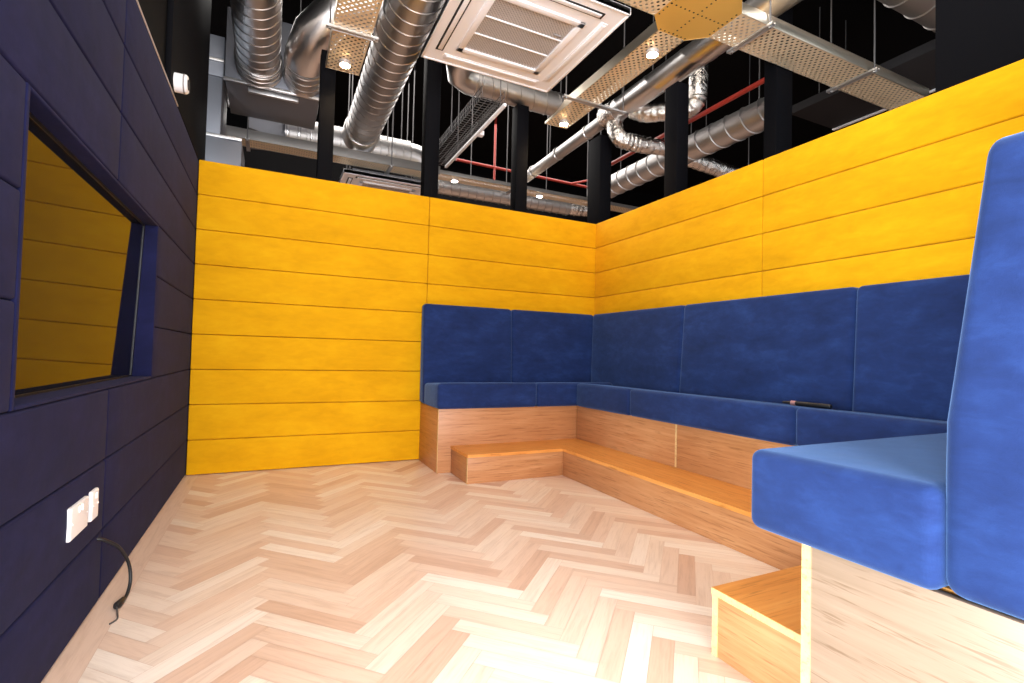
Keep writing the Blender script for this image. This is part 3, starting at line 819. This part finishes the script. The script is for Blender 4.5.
# grey sheet-metal boxes behind the back wall on the left
pl = thing('plenum_box', 'grey sheet-metal box that the two left ducts run into', 'plenum', (-.1, 5.9, 3.6))
MB().box(-.50, .36, 5.49, 6.30, 3.60, 4.30, .006).build('casing', M['sheet'], pl)
MB().box(-.51, .37, 5.487, 5.52, 3.585, 3.615, .004).build('flange', M['strut'], pl)
MB().box(-.30, .16, 5.56, 5.60, 3.55, 3.60, .004).build('support_rail', M['strut'], pl)
hang(pl, [(-.3, 5.58, 3.56), (.15, 5.58, 3.56)], 0)
p2 = thing('plenum_box', 'stacked grey ventilation boxes just above the left end of the yellow wall', 'plenum', (-.75, 5.9, 2.6))
MB().box(-1.15, -.52, 5.62, 6.30, 3.66, 4.06, .006).build('casing', M['sheet'], p2)
MB().box(-1.15, -.52, 5.60, 5.63, 3.80, 3.83, .004).build('flange', M['strut'], p2)
MB().box(-1.15, -.34, 5.62, 6.2, 2.62, 3.06, .006).build('lower_casing', M['sheet'], p2)
MB().box(-1.15, -.53, 5.64, 6.2, 3.06, 3.66, .006).build('neck', M['sheet'], p2)
MB().box(-1.15, -.34, 5.60, 5.63, 3.055, 3.085, .003).build('flange', M['strut'], p2)
hang(p2, [(-.8, 5.9, 4.0)], 0)
p4 = thing('duct', 'tapered sheet-metal duct joining the lower grey box to the crosswise duct', 'duct', (0, 6.5, 3.3))
MB().poly([(-.32, 6.32, 3.49), (.06, 6.62, 3.53), (.06, 6.98, 3.53), (-.32, 7.0, 3.49)], (0, 0, .32)).build('taper', M['sheet'], p4)
hang(p4, [(-.15, 6.8, 3.7)], 0)

# solid-sided trays behind the back wall
t5 = thing('cable_tray', 'pale cable tray crossing behind the two left posts of the back wall', 'cable tray', (.5, 6.4, 3.38), 'perforated cable trays')
tray_x(t5, -.78, 1.92, 6.33, 6.58, 3.36, .11, side='rail_dull')
t6 = thing('cable_tray', 'dark cable tray carrying the far white lamps', 'cable tray', (3.6, 6.6, 3.44), 'perforated cable trays')
tray_x(t6, 1.95, 6.2, 6.50, 6.75, 3.44, .05, side='rail_dull')
bracket((1.28, 6.28), (1.28, 6.66), 'zinc bracket under the pale tray behind the second post', 3.338)
bracket((-.33, 6.28), (-.33, 6.66), 'zinc bracket under the pale tray below the grey box', 3.338)
bracket((3.10, 6.42), (3.10, 6.83), 'zinc bracket under the dark tray, left of the third post', 3.418)
bracket((4.55, 6.42), (4.55, 6.83), 'zinc bracket under the dark tray, by the corner post', 3.418)

# wire basket tray
bk = thing('wire_basket_tray', 'wire basket cable tray with a pale edge behind the second post', 'cable tray', (1.9, 5.2, 3.4))
wr_ = MB()
x0, x1, y0, y1, z0, z1 = 1.70, 1.93, 4.33, 6.15, 3.42, 3.53
for k in range(37):
    yy = y0+(y1-y0)*k/36
    wr_.tube([(x0, yy, z1), (x0, yy, z0), (x1, yy, z0), (x1, yy, z1)], .0035, 5)
for xx, zz in ((x0, z1), (x0, z0+.055), (x0, z0), (x0+.058, z0), (x0+.115, z0), (x0+.172, z0), (x1, z0), (x1, z0+.055), (x1, z1)):
    wr_.tube([(xx, y0, zz), (xx, y1, zz)], .0035, 5)
wr_.build('wire_mesh', M['rod'], bk)
MB().box(1.925, 1.955, y0, y1, z0-.03, z0+.0, .003).build('edge_rail', M['white'], bk)
MB().box(1.95, 2.0, 5.0, 5.07, z0-.04, z0+.01, .004).build('clip', M['white'], bk)
hang(bk, [(1.69, 5.2, 3.43), (1.94, 4.45, 3.43), (1.94, 5.7, 3.43)], 0)

# red sprinkler pipes
rp = tag(MB().tube([(4.0, 2.95, 3.585), (4.0, 5.6, 3.585)], .024, 14).build('pipe', M['red']), 'thin red pipe above the big spiral duct beyond the right wall', 'pipe', 'thin red sprinkler pipes')
ra = thing('pipe', 'far thin red pipe with an upright branch behind the back wall', 'pipe', (4.2, 8, 4.2), 'thin red sprinkler pipes')
MB().tube([(2.7, 8, 4.29), (5.7, 8, 4.26)], .024, 12).build('run', M['red'], ra)
MB().tube([(3.41, 8, 4.05), (3.41, 8, CZ+.004)], .02, 12).build('riser', M['red'], ra)
MB().tube([(5.0, 8, 4.27), (5.35, 7.4, 4.27)], .02, 12).build('branch', M['red'], ra)
for yy in (2.4, 4.6):
    MB().tube([(4.0, yy, 3.585), (4.0, yy, CZ+.004)], .006, 6).build('hanger_rod', M['rod'], None) if False else None

# dark soffit raft to the right
sf = thing('soffit_panel', 'dark grey raft panel with a pale lip beyond the right yellow wall', 'panel', (6, 2.4, 4.0))
MB().box(5.57, 6.4, .6, 3.97, 4.0, 4.10, .004).build('board', M['soffit'], sf)
MB().box(6.38, 6.42, .6, 3.97, 3.985, 4.04, .003).build('lip', M['white'], sf)
hang(sf, [(5.7, 1.2, 4.08), (5.7, 3.7, 4.08), (6.2, 1.2, 4.08), (6.2, 3.7, 4.08)], 0)
